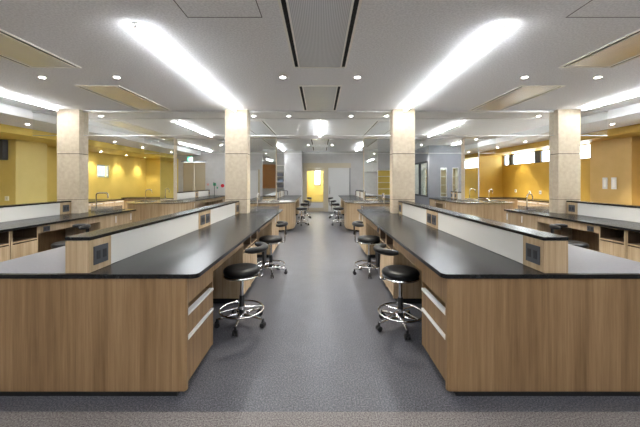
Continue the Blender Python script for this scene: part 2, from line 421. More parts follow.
for x, w_ in ((-5.3, 'outer side of the outer left'), (-4.85, 'inner side of the outer left'), (-1.88, 'outer side of the left aisle'), (-1.43, 'inner side of the left aisle'), (1.43, 'inner side of the right aisle'), (1.88, 'outer side of the right aisle'), (4.85, 'inner side of the outer right'), (5.3, 'outer side of the outer right')):
    dl.append((x, 9.45, CEIL, 'small downlight in front of the mirrored pillar, ' + w_ + ' one'))
for x, w_ in ((-3.9, 'far left'), (-.46, 'left of the rear aisle outlet'), (.46, 'right of the rear aisle outlet'), (4.0, 'by the blue-grey wall')):
    dl.append((x, 11.9, CEIL, 'small rear downlight ' + w_))
for s, nm in ((-1, 'left'), (1, 'right')):
    for x, y, w_ in ((6.43, 3.6, 'second unseen'), (6.43, .6, 'first unseen'), (6.43, 6.64, 'nearest visible'), (6.52, 9.6, 'middle'), (6.58, 11.2, 'farthest')):
        dl.append((s*x, y, LOW, f'{w_} downlight in the lowered ceiling strip on the {nm}'))
for y, w_ in ((11.15, 'nearest'), (12.6, 'middle'), (13.95, 'farthest')):
    dl.append((-8.1, y, SOF, f'{w_} downlight under the left yellow soffit'))
for y, w_ in ((9.6, 'nearest'), (11.5, 'farther')):
    dl.append((7.35, y, SOF, f'{w_} downlight under the right amber soffit'))
for x, y, z, lab in dl:
    if not used: D0.location = (x, y, z); D0['label'] = lab; used = True
    else: dup(D0, (x, y, z), 0, lab)

def spot(loc, power, size=95, aim=None, col=(1, .94, .82)):
    l = bpy.data.lights.new('downlight_beam', 'SPOT'); l.energy = power; l.spot_size = math.radians(size); l.spot_blend = .6; l.color = col; l.shadow_soft_size = .035
    o = bpy.data.objects.new('downlight_beam', l); C.objects.link(o); o.location = loc
    if aim: o.rotation_euler = (Vector(aim)-Vector(loc)).to_track_quat('-Z', 'Y').to_euler()
for x, y, z, lab in dl:
    p = 34
    if abs(x) > 6: p = 75
    if abs(x) > 7: p = 16
    spot((x, y, z-.012), p)

def outlet(L_):
    r = thing('air_outlet', 'x', 'air conditioner', group='linear ceiling air outlets')
    w = .33
    MB().box(-w, -w+.022, 0, L_, -.012, -.001).box(w-.022, w, 0, L_, -.012, -.001).box(-w+.022, w-.022, 0, .022, -.012, -.001).box(-w+.022, w-.022, L_-.022, L_, -.012, -.001).box(-w+.062, -w+.078, .022, L_-.022, -.012, -.001).box(w-.078, w-.062, .022, L_-.022, -.012, -.001).build('frame', M['white_trim'], r)
    MB().box(-w+.078, w-.078, .022, L_-.022, -.007, -.001).build('louvre_panel', M['outlet'], r)
    for s in (-1, 1):
        MB().box(s*(w-.022), s*(w-.062), .022, L_-.022, -.003, -.001).build('slot', M['dark'], r)
    return r
o1 = outlet(2.87); o2 = outlet(1.58); o3 = outlet(2.5)
osp = [(o1, 0, .9, 'wide grey air outlet overhead at the top centre with dark side slots'),
       (o1, -3.31, .9, 'beige-lit air outlet cut by the left picture edge'),
       (o1, 3.31, .9, 'beige-lit air outlet cut by the right picture edge'),
       (o2, 0, 4.48, 'shorter grey air outlet over the aisle between the pillars'),
       (o2, -3.31, 4.48, 'shorter air outlet between the two left pillars'),
       (o2, 3.31, 4.48, 'shorter air outlet between the two right pillars'),
       (o3, -1.65, 7.1, 'air outlet with dark slots behind the left aisle pillar'),
       (o3, 1.65, 7.1, 'air outlet with dark slots behind the right aisle pillar'),
       (o3, -5.0, 7.1, 'air outlet behind the outer left pillar'),
       (o3, 5.0, 5.0+.9, 'air outlet behind the outer right pillar'),
       (o2, 0, 10.2, 'rear air outlet over the aisle, first past the mirrored pillars'),
       (o2, -3.31, 10.2, 'rear air outlet on the left between mirrored pillars'),
       (o2, 3.31, 10.2, 'rear air outlet on the right between mirrored pillars'),
       (o2, 0, 12.5, 'last air outlet over the aisle before the end door')]
osp[9] = (None,)  # the right outer one would meet the strip light there
seen = set()
for t_ in osp:
    if t_[0] is None: continue
    p, x, y, lab = t_
    if p.name in seen: dup(p, (x, y, CEIL), 0, lab)
    else: seen.add(p.name); p.location = (x, y, CEIL); p['label'] = lab

def hatch(x0, x1, y0, y1, lab):
    r = thing('ceiling_hatch', lab, 'access hatch', ((x0+x1)/2, (y0+y1)/2, CEIL), group='ceiling access hatches')
    w, h = (x1-x0)/2, (y1-y0)/2
    MB().box(-w, w, -h, -h+.006, -.003, -.0005).box(-w, w, h-.006, h, -.003, -.0005).box(-w, -w+.006, -h+.006, h-.006, -.003, -.0005).box(w-.006, w, -h+.006, h-.006, -.003, -.0005).build('frame', M['seam'], r)
    MB().box(-w+.008, w-.008, -h+.008, h-.008, -.002, -.0005).build('panel', M['ceiling'], r)
hatch(-1.15, -.50, 1.95, 2.62, 'square ceiling access hatch left of the central air outlet')
hatch(2.13, 2.78, 1.95, 2.62, 'square ceiling access hatch near the top right corner')

# glass smoke screens between pillars (the glass, its top channel and bottom edge)
def screen(xa, xb, y, top, lab):
    r = thing('glass_smoke_screen', lab, 'glass screen', ((xa+xb)/2, y, top), group='hanging glass smoke screens')
    w = (xb-xa)/2
    MB().box(-w, w, -.003, .003, -.50, -.02).build('pane', M['screen_glass'], r)
    MB().box(-w, w, -.018, .018, -.035, -.001).build('top_channel', M['alu'], r)
    MB().box(-w, w, -.008, .008, -.508, -.496).build('bottom_edge', M['alu'], r)
CX1, CX2, CR, HW = 1.66, 4.99, 4.94, .22
for y, nm in ((6.1, 'front'), (9.97, 'rear')):
    screen(-CX2+HW+.002, -CX1-HW-.002, y, CEIL, f'{nm} glass screen hanging between the two left pillars')
    screen(-CX1+HW+.002, CX1-HW-.002, y, CEIL, f'{nm} glass screen hanging over the aisle')
    screen(CX1+HW+.002, CR-HW-.002, y, CEIL, f'{nm} glass screen hanging between the two right pillars')
    screen(-5.80, -CX2-HW-.002, y, CEIL, f'{nm} glass screen left of the outer left pillar')
    screen(CR+HW+.002, 5.80, y, CEIL, f'{nm} glass screen right of the outer right pillar')
for y, a in ((6.85, 'nearer'), (9.72, 'farther')):
    tag(MB().box(-5.79, 5.79, y, y+.03, CEIL-.012, CEIL-.001).build('ceiling_rail', M['alu']), f'{a} thin metal rail crossing the ceiling behind the front pillars', 'rail', 'ceiling rails')

# ------------------------------------------------------------------ pillars
def pillar(cx, y, mirrored, lab):
    r = thing('pillar', lab, 'pillar', (cx, y, 0), group='beige pillars' if not mirrored else 'mirrored pillars')
    d_ = .24
    if not mirrored:
        MB().box(-HW, HW, 0, d_, .001, 1.116).box(-HW, HW, 0, d_, 1.124, 2.024).box(-HW, HW, 0, d_, 2.037, CEIL-.001).build('cladding', M['travertine'], r)
        MB().box(-HW+.006, HW-.006, .006, d_-.006, 1.110, 1.130).box(-HW+.006, HW-.006, .006, d_-.006, 2.02, 2.04).build('joint', M['stone_seam'], r)
    else:
        MB().box(-HW, HW, .012, d_, .001, CEIL-.001).build('cladding', M['travertine'], r)
        MB().box(-HW+.004, HW-.004, 0, .011, .9, 2.40).box(-HW+.004, HW-.004, 0, .011, 2.406, CEIL-.03).build('mirror_panel', M['mirror'], r)
        MB().box(-HW, -HW+.004, 0, .012, .9, CEIL-.001).box(HW-.004, HW, 0, .012, .9, CEIL-.001).build('edge_strip', M['alu'], r)
pillar(-CX2, 5.98, 0, 'outer left beige stone pillar rising from the bench')
pillar(-CX1, 5.98, 0, 'beige stone pillar just left of the aisle')
pillar(CX1, 5.98, 0, 'beige stone pillar just right of the aisle')
pillar(CR, 5.98, 0, 'outer right beige stone pillar rising from the bench')
pillar(-CX2, 9.85, 1, 'mirror-faced pillar at the rear reflecting yellow, on the left')
pillar(-CX1, 9.85, 1, 'mirror-faced pillar reflecting wooden shelves, left of the aisle')
pillar(CX1, 9.85, 1, 'mirror-faced pillar right of the aisle at the rear')
pillar(CR, 9.85, 1, 'mirror-faced pillar reflecting amber wall and window, on the right')

# ------------------------------------------------------------------ benches
def T(cx, s): return lambda u: cx+s*u      # u > 0 is the aisle side
def socket_plate(parent, face, x, y, z, s, double=True, w=.12, h=.12):
    """face 'x': plate lies on a plane facing s*x at (x,y,z); child of parent"""
    px, py, pz = x, y, z
    pl = MB().box(px, px+s*.006, py-w/2, py+w/2, pz-h/2, pz+h/2).build('socket_plate', M['socket'], parent)
    for q in ((-.026, .026) if double else (0,)):
        MB().box(px+s*.006, px+s*.009, py+q-.016, py+q+.016, pz-.024, pz+.024).build('socket_face', M['socket_dark'], pl)

def bench_row1(cx, s, nm, inner):
    u = T(cx, s); grp = f'units of the {nm}'
    y0 = 2.08; yc0, yc1 = 5.975, 6.225; ye = 6.84
    colx = (abs(cx)); pu = (CX1 if inner else (CX2 if s > 0 else CR))
    p0, p1 = sorted((s*(-s*pu-cx)+s*0 - HW-.004, s*(-s*pu-cx)+HW+.004)) if False else (None, None)
    # pillar extents in u
    pc = ((-s)*pu-cx)*s
    p0, p1 = pc-HW-.004, pc+HW+.004
    before = set(C.objects)
    wt = thing('worktop', f'long black worktop with rounded corner on the {nm}', 'worktop', (cx, y0, .82))
    def outline(ua, ub, ya, yb, round_a, round_b, r=.045):
        pts = []
        if round_b: pts += [(ub-r+r*math.sin(math.radians(a)), ya+r-r*math.cos(math.radians(a))) for a in range(0, 91, 15)]
        else: pts += [(ub, ya)]
        pts += [(ub, yb), (ua, yb)]
        if round_a: pts += [(ua+r-r*math.cos(math.radians(a)), ya+r-r*math.sin(math.radians(a))) for a in range(0, 91, 15)]
        else: pts += [(ua, ya)]
        return [(s*a, b_-y0) for a, b_ in pts]
    mb = MB().prism(outline(-.84, .84, y0-.01, yc0, True, True), 0, .03)
    mb.box(s*p1, s*.84, yc0-y0, yc1-y0, 0, .03).box(s*p0, s*-.84, yc0-y0, yc1-y0, 0, .03).box(s*-.84, s*.84, yc1-y0, ye-y0, 0, .03)
    mb.build('slab', M['black_top'], wt)
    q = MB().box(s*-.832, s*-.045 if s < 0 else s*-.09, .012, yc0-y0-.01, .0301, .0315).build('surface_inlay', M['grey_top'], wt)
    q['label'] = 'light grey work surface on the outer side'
    # carcass: solid outer half, end panel, plinth
    ca = thing('bench_end_panel', f'wide oak laminate end panel facing the viewer on the {nm}', 'panel', (cx, y0, 0))
    MB().box(s*-.72, s*.69, .012, .034, 0, .039).build('plinth', M['plinth'], ca)
    MB().prism([(s*-.80, 0), (s*.744, 0), (s*.757, .013), (s*.757, .035), (s*-.80, .035)], .040, .819).build('panel_face', M['wood'], ca)
    ca = thing('bench_carcass', f'oak cabinet body along the outer half of the {nm}', 'bench base', (cx, y0, 0))
    MB().box(s*-.76, s*-.02, .036, 3.88, .065, .819).build('body', M['wood'], ca)
    MB().box(s*-.72, s*-.06, .07, 3.86, 0, .064).build('plinth', M['plinth'], ca)
    # drawer pedestal next to the end panel
    g = 'drawer pedestals under the front benches'
    def pedestal(ya, yb, lab):
        r = thing('drawer_pedestal', lab, 'drawer unit', (cx, ya, 0), group=g); L_ = yb-ya
        MB().box(s*.02, s*.72, .002, L_-.002, .065, .56).box(s*.02, s*.745, L_-.02, L_-.002, .065, .819).box(s*.02, s*.745, .002, .02, .56, .819).box(s*.02, s*.03, .02, L_-.02, .56, .819).build('body', M['wood'], r)
        MB().box(s*.727, s*.745, .021, L_-.021, .62, .819).build('fascia', M['wood'], r)
        MB().box(s*.05, s*.69, .01, L_-.01, 0, .064).build('plinth', M['plinth'], r)
        for za, zb in ((.40, .565), (.07, .392)):
            d_ = MB().box(s*.721, s*.745, .004, L_-.022, za, zb-.02).build('drawer', M['wood'], r)
            MB().box(s*.721, s*.757, .004, L_-.022, zb-.019, zb).build('handle', M['handle'], d_)
    pedestal(2.118, 2.64, f'oak drawer pedestal with two silver bar handles on the {nm}')
    def cubby(ya, yb, lab):
        r = thing('cubby_cabinet', lab, 'cabinet', (cx, ya, 0), group='open-top cabinets under the benches'); L_ = yb-ya
        MB().box(s*.02, s*.745, .002, .02, .065, .819).box(s*.02, s*.745, L_-.02, L_-.002, .065, .819).box(s*.02, s*.745, .02, L_-.02, .62, .638).box(s*.02, s*.72, .02, L_-.02, .065, .085).box(s*.02, s*.04, .02, L_-.02, .085, .62).box(s*.041, s*.06, .02, L_-.02, .638, .80).box(s*.02, s*.72, .02, L_-.02, .801, .819).build('body', M['wood_pale'], r)
        MB().box(s*.061, s*.063, .0215, L_-.0215, .6385, .80).box(s*.063, s*.744, .0201, .0215, .6385, .80).box(s*.063, s*.744, L_-.0215, L_-.0201, .6385, .80).box(s*.063, s*.744, .0215, L_-.0215, .6381, .64).box(s*.063, s*.744, .0215, L_-.0215, .799, .8009).build('shade_lining', M['wood_shade'], r)  # thin darkened sheets put the cubby's shade into the colour
        d_ = MB().box(s*.725, s*.745, .022, L_-.022, .09, .605).build('door', M['wood_pale'], r)
        MB().box(s*.725, s*.750, .022, L_-.022, .6055, .613).build('handle', M['steel'], d_)
        MB().box(s*.05, s*.69, .01, L_-.01, 0, .064).build('plinth', M['plinth'], r)
    yk = 4.48 if inner else 4.56
    cubby(3.66, yk-.41, f'nearer cabinet with open cubby under the {nm}')
    cubby(yk-.40, yk, f'farther cabinet with open cubby under the {nm}')
    def apron(ya, yb, lab, sock):
        r = thing('apron_rail', lab, 'panel', (cx, ya, .70), group='apron rails over the knee spaces')
        MB().box(s*.725, s*.745, .002, yb-ya-.002, .0, .119).build('rail', M['wood_pale'] if not inner else M['wood'], r)
        if sock: socket_plate(r, 'x', s*.745, .14, .048, s, True, .11, .08)
    apron(2.64, 3.66, f'oak rail over the nearer knee space, {nm}', False)
    apron(yk, 5.85, f'oak rail with socket over the farther knee space, {nm}', True)
    r = thing('sink_cabinet', f'oak cabinet under the sink end of the {nm}', 'cabinet', (cx, 5.85, 0), group='sink cabinets of the front benches')
    MB().box(s*(p1+.006), s*.72, 0, .98, .065, .819).box(s*(-.76), s*(p1+.004), .39, .98, .065, .819).build('body', M['wood_pale'], r)
    for a, b_ in ((.004, .48), (.486, .976)):
        d_ = MB().box(s*.721, s*.745, a, b_, .07, .815).build('door', M['wood_pale'], r)
        MB().box(s*.746, s*.758, b_-.05, b_-.035, .62, .76).build('handle', M['handle'], d_)
    MB().box(s*(p1+.01), s*.68, .02, .95, 0, .064).build('plinth', M['plinth'], r)
    # divider on the worktop
    dv = thing('bench_divider', f'raised white-panelled divider with black cap on the {nm}', 'divider', (cx, y0+.01, .8515))
    Ld = yc0-.006-y0-.01
    MB().box(-.088, .088, 0, Ld, .225, .250).build('cap', M['black_top'], dv, bev=.003)
    MB().box(-.075, .075, .22, 1.9, .001, .224).box(-.075, .075, 2.32, Ld-.25, .001, .224).build('white_panel', M['panel_white'], dv)
    for a, b_ in ((0, .22), (1.9, 2.32), (Ld-.25, Ld)):
        po = MB().box(-.082, .082, a, b_, .001, .224).build('post', M['wood_pale'], dv)
        for k in ((.5,) if b_-a < .3 else (.28, .72)):
            yy = a+(b_-a)*k
            pl = MB().box(s*.082, s*.089, yy-.07, yy+.07, .045, .175).build('socket_plate', M['socket'], po)
            # socket pairs are cut into the plate as darker faces
    for o in list(dv.children):
        for pl in list(o.children):
            ys = [v.co.y for v in pl.data.vertices]; yy = (min(ys)+max(ys))/2
            pl.data.materials.append(M['socket_dark'])
            bm = bmesh.new(); bm.from_mesh(pl.data)
            for q in (-.031, .031):
                bmx = MB(); 
                x0, x1 = sorted((s*.089, s*.0915))
                for za, zb in ((.08, .14),):
                    vs = [bm.verts.new(p_) for p_ in ((x0,yy+q-.017,za),(x1,yy+q-.017,za),(x1,yy+q+.017,za),(x0,yy+q+.017,za),(x0,yy+q-.017,zb),(x1,yy+q-.017,zb),(x1,yy+q+.017,zb),(x0,yy+q+.017,zb))]
                    for f in ((0,3,2,1),(4,5,6,7),(0,1,5,4),(1,2,6,5),(2,3,7,6),(3,0,4,7)):
                        bm.faces.new([vs[i] for i in f]).material_index = 1
                bmx.bm.free()
            bm.to_mesh(pl.data); bm.free()
    if s < 0:      # the right-hand cabinets stand a little further forward under their tops
        for o in C.objects:
            if o not in before and o.parent is None and o is not wt: o.location.x -= .045
    # sink, acrylic guard and tap behind the pillar
    z = .851
    gd = thing('splash_guard', f'low clear splash guard at the sink end of the {nm}', 'splash guard', (cx, 6.30, z), group='sink splash guards')
    ga, gb = (.18, .79) if inner else (.22, .68)
    MB().box(s*ga, s*gb, 0, .006, 0, .11).build('screen_plate', M['frost'], gd)
    MB().box(s*(gb-.006), s*gb, .0061, .30, 0, .11).build('side_plate', M['frost'], gd)
    sk = thing('sink', f'shallow steel sink on the far end of the {nm}', 'sink', (cx+s*.3, 6.62, z), group='steel sinks on the front benches')
    MB().box(-.3, .3, -.2, -.17, 0, .012).box(-.3, .3, .17, .2, 0, .012).box(-.3, -.27, -.17, .17, 0, .012).box(.27, .3, -.17, .17, 0, .012).build('rim', M['steel'], sk)
    MB().box(-.27, .27, -.17, .17, 0, .003).build('basin', M['steel'], sk)
    MB().lathe([(0, .003), (.03, .003), (.03, .006), (0, .006)], 16).build('drain', M['socket_dark'], sk)
    return wt

FAUCET = None
def faucet_proto(style):
    r = thing('faucet', 'x', 'faucet')
    if style == 'chrome':
        MB().lathe([(0, 0), (.028, 0), (.028, .02), (.016, .03), (.016, .09), (0, .09)], 16).build('base', M['chrome'], r, True)
        pts = [(0, 0, .08), (0, 0, .28)]+[(.09-.09*math.cos(math.radians(a)), 0, .28+.09*math.sin(math.radians(a))) for a in range(15, 181, 15)]+[(.18, 0, .23)]
        MB().tube(pts, .012, 8).build('spout', M['chrome'], r, True)
        MB().tube([(0, .01, .06), (0, .06, .085)], .007, 6).build('lever', M['chrome'], r, True)
    elif style == 'square':
        MB().lathe([(0, 0), (.03, 0), (.03, .02), (.018, .03), (.018, .09), (0, .09)], 16).build('base', M['chrome'], r, True)
        pts = [(0, 0, .08), (0, 0, .35), (.02, 0, .375), (.05, 0, .385), (.19, 0, .385), (.215, 0, .372), (.225, 0, .345), (.225, 0, .27)]
        MB().tube(pts, .014, 8).build('spout', M['chrome'], r, True)
        MB().tube([(0, .01, .06), (0, .07, .085)], .008, 6).build('lever', M['chrome'], r, True)
    else:
        MB().lathe([(0, 0), (.025, 0), (.025, .02), (.014, .03), (.014, .08), (0, .08)], 16).build('base', M['black_plastic'], r, True)
        pts = [(0, 0, .07), (0, 0, .30), (.01, 0, .312), (.03, 0, .316), (.27, 0, .316), (.29, 0, .312), (.30, 0, .30), (.30, 0, .18)]
        MB().tube(pts, .011, 8).build('spout', M['black_plastic'], r, True)
        MB().tube([(0, .01, .06), (0, .06, .08)], .007, 6).build('lever', M['chrome'], r, True)
    return r
FP = {}
def faucet(style, x, y, z, rz, lab):
    if style not in FP:
        r = faucet_proto(style); FP[style] = r; r.location = (x, y, z); r.rotation_euler = (0, 0, rz); r['label'] = lab; r['group'] = 'bench taps'
    else: dup(FP[style], (x, y, z), rz, lab, 'bench taps')

bench_row1(-1.68, 1, 'front bench left of the aisle', True)
bench_row1(1.68, -1, 'front bench right of the aisle', True)
bench_row1(-5.0, 1, 'leftmost front bench', False)
bench_row1(5.0, -1, 'rightmost front bench', False)
faucet('chrome', -1.33, 6.42, .851, PI/2, 'chrome gooseneck tap behind the left aisle pillar')
faucet('chrome', 1.36, 6.42, .851, PI/2, 'chrome gooseneck tap behind the right aisle pillar')
faucet('square', -4.76, 6.42, .851, .2, 'tall squared chrome tap beside the outer left pillar')
faucet('chrome', 4.40, 6.42, .851, PI*.12, 'tall chrome tap beside the outer right pillar')

def bench_row2(cx, s, nm, inner, ye=13.5):
    y0 = 8.70; yc0 = 9.84; yc1 = 10.10
    def front(hw, ya, yb, r=.62, k=.55):
        pts = [(hw, yb), (-hw, yb)]
        for a in range(0, 91, 10): pts.append((-hw+r-r*math.cos(math.radians(a)), ya+k*(1-math.sin(math.radians(a)))))
        for a in range(90, -1, -10): pts.append((hw-r+r*math.cos(math.radians(a)), ya+k*(1-math.sin(math.radians(a)))))
        return [(x, y-y0) for x, y in pts]
    r = thing('sink_island', f'round-fronted oak sink island with steel top, front of the {nm}', 'sink unit', (cx, y0, 0), group='round-fronted sink islands')
    MB().prism(front(.87, y0+.02, yc0), .06, .829).build('body', M['wood_pale'], r)
    MB().prism(front(.80, y0+.09, yc0), 0, .059).build('plinth', M['plinth'], r)
    MB().prism(front(.90, y0, yc0+.004), .83, .862).build('steel_top', M['steel'], r, bev=.004)
    for q in (-.4, .4):
        b_ = MB().box(q-.24, q+.24, .42, .445, .863, .885).box(q-.24, q+.24, .80, .825, .863, .885).box(q-.24, q-.215, .445, .80, .863, .885).box(q+.215, q+.24, .445, .80, .863, .885).build('basin_rim', M['steel'], r)
        MB().box(q-.214, q+.214, .446, .799, .8625, .866).build('basin_floor', M['socket'], b_)
    wt = tag(MB().box(-.84, .84, 0, ye-yc1, 0, .03).build('worktop', M['black_top'], loc=(cx, yc1, .82)), f'black worktop of the {nm}', 'worktop')
    # body
    ca = thing('bench_carcass', f'oak body and knee space panels of the {nm}', 'bench base', (cx, yc1, 0))
    L_ = ye-yc1
    MB().box(s*-.76, s*-.02, 0, L_-.02, .065, .819).build('body', M['wood_pale'], ca)
    MB().box(s*-.72, s*.0, .02, L_-.06, 0, .064).build('plinth', M['plinth'], ca)
    for a, b_, w_ in ((0, .28, 'near'), (L_-.42, L_-.02, 'far')):
        pd = thing('pedestal_cabinet', f'narrow oak cabinet under the {w_} end of the {nm}', 'cabinet', (cx, yc1+a, 0), group='pedestal cabinets under the rear benches')
        MB().box(s*-.01, s*.72, 0, b_-a, .065, .819).build('body', M['wood_pale'], pd)
        d_ = MB().box(s*.721, s*.745, .004, b_-a-.004, .07, .815).build('door', M['wood_pale'], pd)
        MB().box(s*.746, s*.756, .03, .045, .60, .74).build('handle', M['handle'], d_)
        MB().box(s*.01, s*.68, .01, b_-a-.01, 0, .064).build('plinth', M['plinth'], pd)
    tag(MB().box(s*.725, s*.745, .282, L_-.422, .70, .819).build('apron_rail', M['wood_pale'], loc=(cx, yc1, 0)), f'plain oak rail over the knee space, {nm}', 'panel', 'apron rails over the knee spaces')
    dv = thing('bench_divider', f'raised white divider with black cap on the {nm}', 'divider', (cx, yc1+.05, .8505))
    Ld = ye-yc1-.2; q1 = Ld*.52; q2 = q1+.3
    MB().box(-.088, .088, 0, Ld, .225, .250).build('cap', M['black_top'], dv)
    MB().box(-.075, .075, .15, q1, .001, .224).box(-.075, .075, q2, Ld-.12, .001, .224).build('white_panel', M['panel_white'], dv)
    for a, b_ in ((0, .15), (q1, q2), (Ld-.12, Ld)):
        po = MB().box(-.082, .082, a, b_, .001, .224).build('post', M['wood_pale'], dv)
        MB().box(s*.082, s*.09, (a+b_)/2-.05, (a+b_)/2+.05, .05, .17).build('socket_plate', M['socket'], po)
bench_row2(-1.66, 1, 'rear bench left of the aisle', True)
bench_row2(1.66, -1, 'rear bench right of the aisle', True)
bench_row2(-4.96, 1, 'leftmost rear bench', False)
bench_row2(4.96, -1, 'rightmost rear bench', False, 11.4)
faucet('black', -1.33, 9.62, .863, 0, 'black squared tap on the steel top left of the aisle')
faucet('black', 1.44, 9.62, .863, PI, 'black squared tap on the steel top right of the aisle')
T_ = .863
faucet('chrome', -5.35, 9.25, T_, .4, 'chrome gooseneck tap on the left rear sink island')
faucet('chrome', 5.18, 9.25, T_, .5, 'chrome gooseneck tap on the right rear sink island')
faucet('chrome', 4.36, 9.6, T_, PI/2, 'slim tap beside the right rear mirrored pillar')
faucet('chrome', 1.36, 9.2, T_, PI/2, 'slim tap on the steel top right of the aisle')
tag(MB().box(-.19, .19, -.10, .10, 0, .018).box(-.17, .16, -.09, .08, .018, .032).build('folded_towel', M['cloth'], loc=(-1.02, 9.0, .8635), bev=.006), 'folded white cloth on the steel top left of the aisle', 'cloth')

# counters along the side walls
for s, nm, xf, xw in ((-1, 'left', -7.0, XL), (1, 'right', 7.05, XR)):
    y0, y1 = 8.75, 10.8
    wt = 'yellow' if s < 0 else 'amber'
    r = thing('wall_counter', f'oak base cabinet with black top along the {nm} {wt} wall', 'cabinet', (xf, y0, 0))
    a, b_ = 0, (xw-xf)-s*.004
    MB().box(a+s*.02, b_, 0, y1-y0, .065, .819).build('body', M['wood_pale'], r)
    MB().box(a, b_, -.01, y1-y0+.01, .82, .85).build('counter_top', M['black_top'], r)
    for k in range(4):
        d_ = MB().box(a, a+s*.019, .006+k*.51, .506+k*.51, .07, .81).build('door', M['wood_pale'], r)
        MB().box(a-s*.012, a-s*.001, .06+k*.51, .45+k*.51, .76, .775).build('handle', M['handle'], d_)
    MB().box(a+s*.06, b_, 0.01, y1-y0-.01, 0, .064).build('plinth', M['plinth'], r)
r = thing('peninsula_counter', 'low oak counter with black top before the left yellow wall end', 'cabinet', (-6.75, 11.4, 0))
MB().box(-.74, .72, .02, .6, .065, .829).build('body', M['wood_pale'], r)
MB().box(-.76, .74, 0, .62, .83, .86).build('counter_top', M['black_top'], r)
MB().box(-.70, .70, .06, .6, 0, .064).build('plinth', M['plinth'], r)
r = thing('peninsula_counter', 'low oak counter with black top before the amber end wall', 'cabinet', (6.95, 11.3, 0))
MB().box(-.74, .76, .02, .6, .065, .829).build('body', M['wood_pale'], r)
MB().box(-.76, .78, 0, .62, .83, .86).build('counter_top', M['black_top'], r)
MB().box(-.70, .72, .06, .6, 0, .064).build('plinth', M['plinth'], r)
# low cabinet under the grey room's window
r = thing('base_cabinet', 'oak cabinet standing against the blue-grey wall', 'cabinet', (5.1, 11.45, 0))
MB().box(-.75, .65, .02, .54, .065, .80).build('body', M['wood_pale'], r)
MB().box(-.77, .67, 0, .545, .801, .83).build('counter_top', M['black_top'], r)
MB().box(-.7, .6, .06, .54, 0, .064).build('plinth', M['plinth'], r)

# ------------------------------------------------------------------ lab stools
def make_stool():
    r = thing('lab_stool', 'x', 'stool', group='black lab stools')
    # seat cushion, rounded
    MB().lathe([(0, .525), (.165, .525), (.182, .538), (.188, .558), (.182, .578), (.165, .591), (.12, .599), (.05, .596), (0, .595)], 40).build('seat', M['leather'], r, True)
    MB().lathe([(0, .508), (.186, .508), (.190, .515), (.186, .5245), (0, .5245)], 40).build('seat_rim', M['chrome'], r, True)
    MB().lathe([(0, .30), (.018, .30), (.018, .47), (.05, .49), (.06, .5075), (0, .5075)], 20).build('lift_column', M['chrome'], r, True)
    MB().lathe([(0, .10), (.03, .10), (.032, .12), (.028, .14), (.026, .30), (.022, .305), (0, .305)], 20).build('column_sleeve', M['black_plastic'], r, True)
    # foot ring with spokes
    ringp = [(.222*math.cos(2*PI*i/48), .222*math.sin(2*PI*i/48), .155) for i in range(48)]
    mb = MB().tube(ringp, .010, 8, closed=True)
    for k in range(4):
        a = 2*PI*k/4+.5; mb.tube([(.03*math.cos(a), .03*math.sin(a), .175), (.218*math.cos(a), .218*math.sin(a), .155)], .007, 6)
    mb.lathe([(.029, .16), (.04, .16), (.04, .195), (.029, .195), (.029, .16)], 20)
    mb.build('foot_ring', M['chrome'], r, True)
    # star base
    mb = MB().lathe([(0, .085), (.045, .085), (.045, .115), (.03, .125), (0, .125)], 20)
    for k in range(5):
        a = 2*PI*k/5+.3
        c_, s_ = math.cos(a), math.sin(a)
        mb.tube([(.03*c_, .03*s_, .108), (.14*c_, .14*s_, .098), (.245*c_, .245*s_, .078)], [.017, .014, .011], 8)
    mb.build('star_base', M['chrome'], r, True)
    for k in range(5):
        a = 2*PI*k/5+.3
        c_, s_ = math.cos(a), math.sin(a)
        px, py = .245*c_, .245*s_
        t = Vector((-s_, c_, 0))
        mb = MB().lathe([(0, .058), (.012, .058), (.012, .088), (0, .088)], 10, (px, py))
        for w_ in (-.016, .016):
            c = Vector((px, py, .027))+t*w_
            # wheel: short cylinder along t
            mb.tube([c-t*.009, c+t*.009], .026, 14)
        mb.box(px-.014, px+.014, py-.014, py+.014, .03, .06)
        mb.build('caster', M['black_plastic'], r)
    # curved backrest pad on a chrome bar
    pts = []; rad = []
    for i in range(15):
        a = math.radians(-78+156*i/14)
        pts.append((.055+.185*math.cos(a), .175*math.sin(a), .80)); rad.append(.038 if 1 < i < 13 else (.032 if i in (1, 13) else .020))
    bk = MB().tube(pts, rad, 12)
    for v in bk.bm.verts: v.co.z = .80+(v.co.z-.80)*.85
    bk.build('backrest', M['leather'], r, True)
    MB().tube([(.05, 0, .497), (.17, 0, .497), (.215, 0, .504), (.225, 0, .53), (.228, 0, .69)], .010, 8).build('back_bar', M['chrome'], r, True)
    b_ = MB().prism([(-.026, .63), (.026, .63), (.05, .785), (-.05, .785)], .236, .260).build('back_bracket', M['black_plastic'], r)
    for v in b_.data.vertices:
        x, y, z = v.co; v.co = (z-.008, x, y)
    return r
st = make_stool()
sts = [(-.815, 3.15, -.1, 'black stool with chrome foot ring nearest on the left side of the aisle'),
       (.82, 3.08, PI+.15, 'black stool with chrome foot ring nearest on the right side of the aisle'),
       (-.79, 4.85, .1, 'second black stool on the left side of the aisle'),
       (.79, 4.85, PI-.1, 'second black stool on the right side of the aisle'),
       (-3.72, 4.45, .9, 'black stool half hidden behind the left front bench divider'),
       (3.72, 4.45, PI-.9, 'black stool half hidden behind the right front bench divider'),
       (-.62, 10.2, .2, 'third black stool on the left side of the aisle, at the rear bench'),
       (.62, 10.2, PI-.2, 'third black stool on the right side of the aisle, at the rear bench'),
       (-.60, 12.1, .2, 'farthest black stool on the left side of the aisle'),
       (.60, 12.1, PI-.2, 'farthest black stool on the right side of the aisle')]
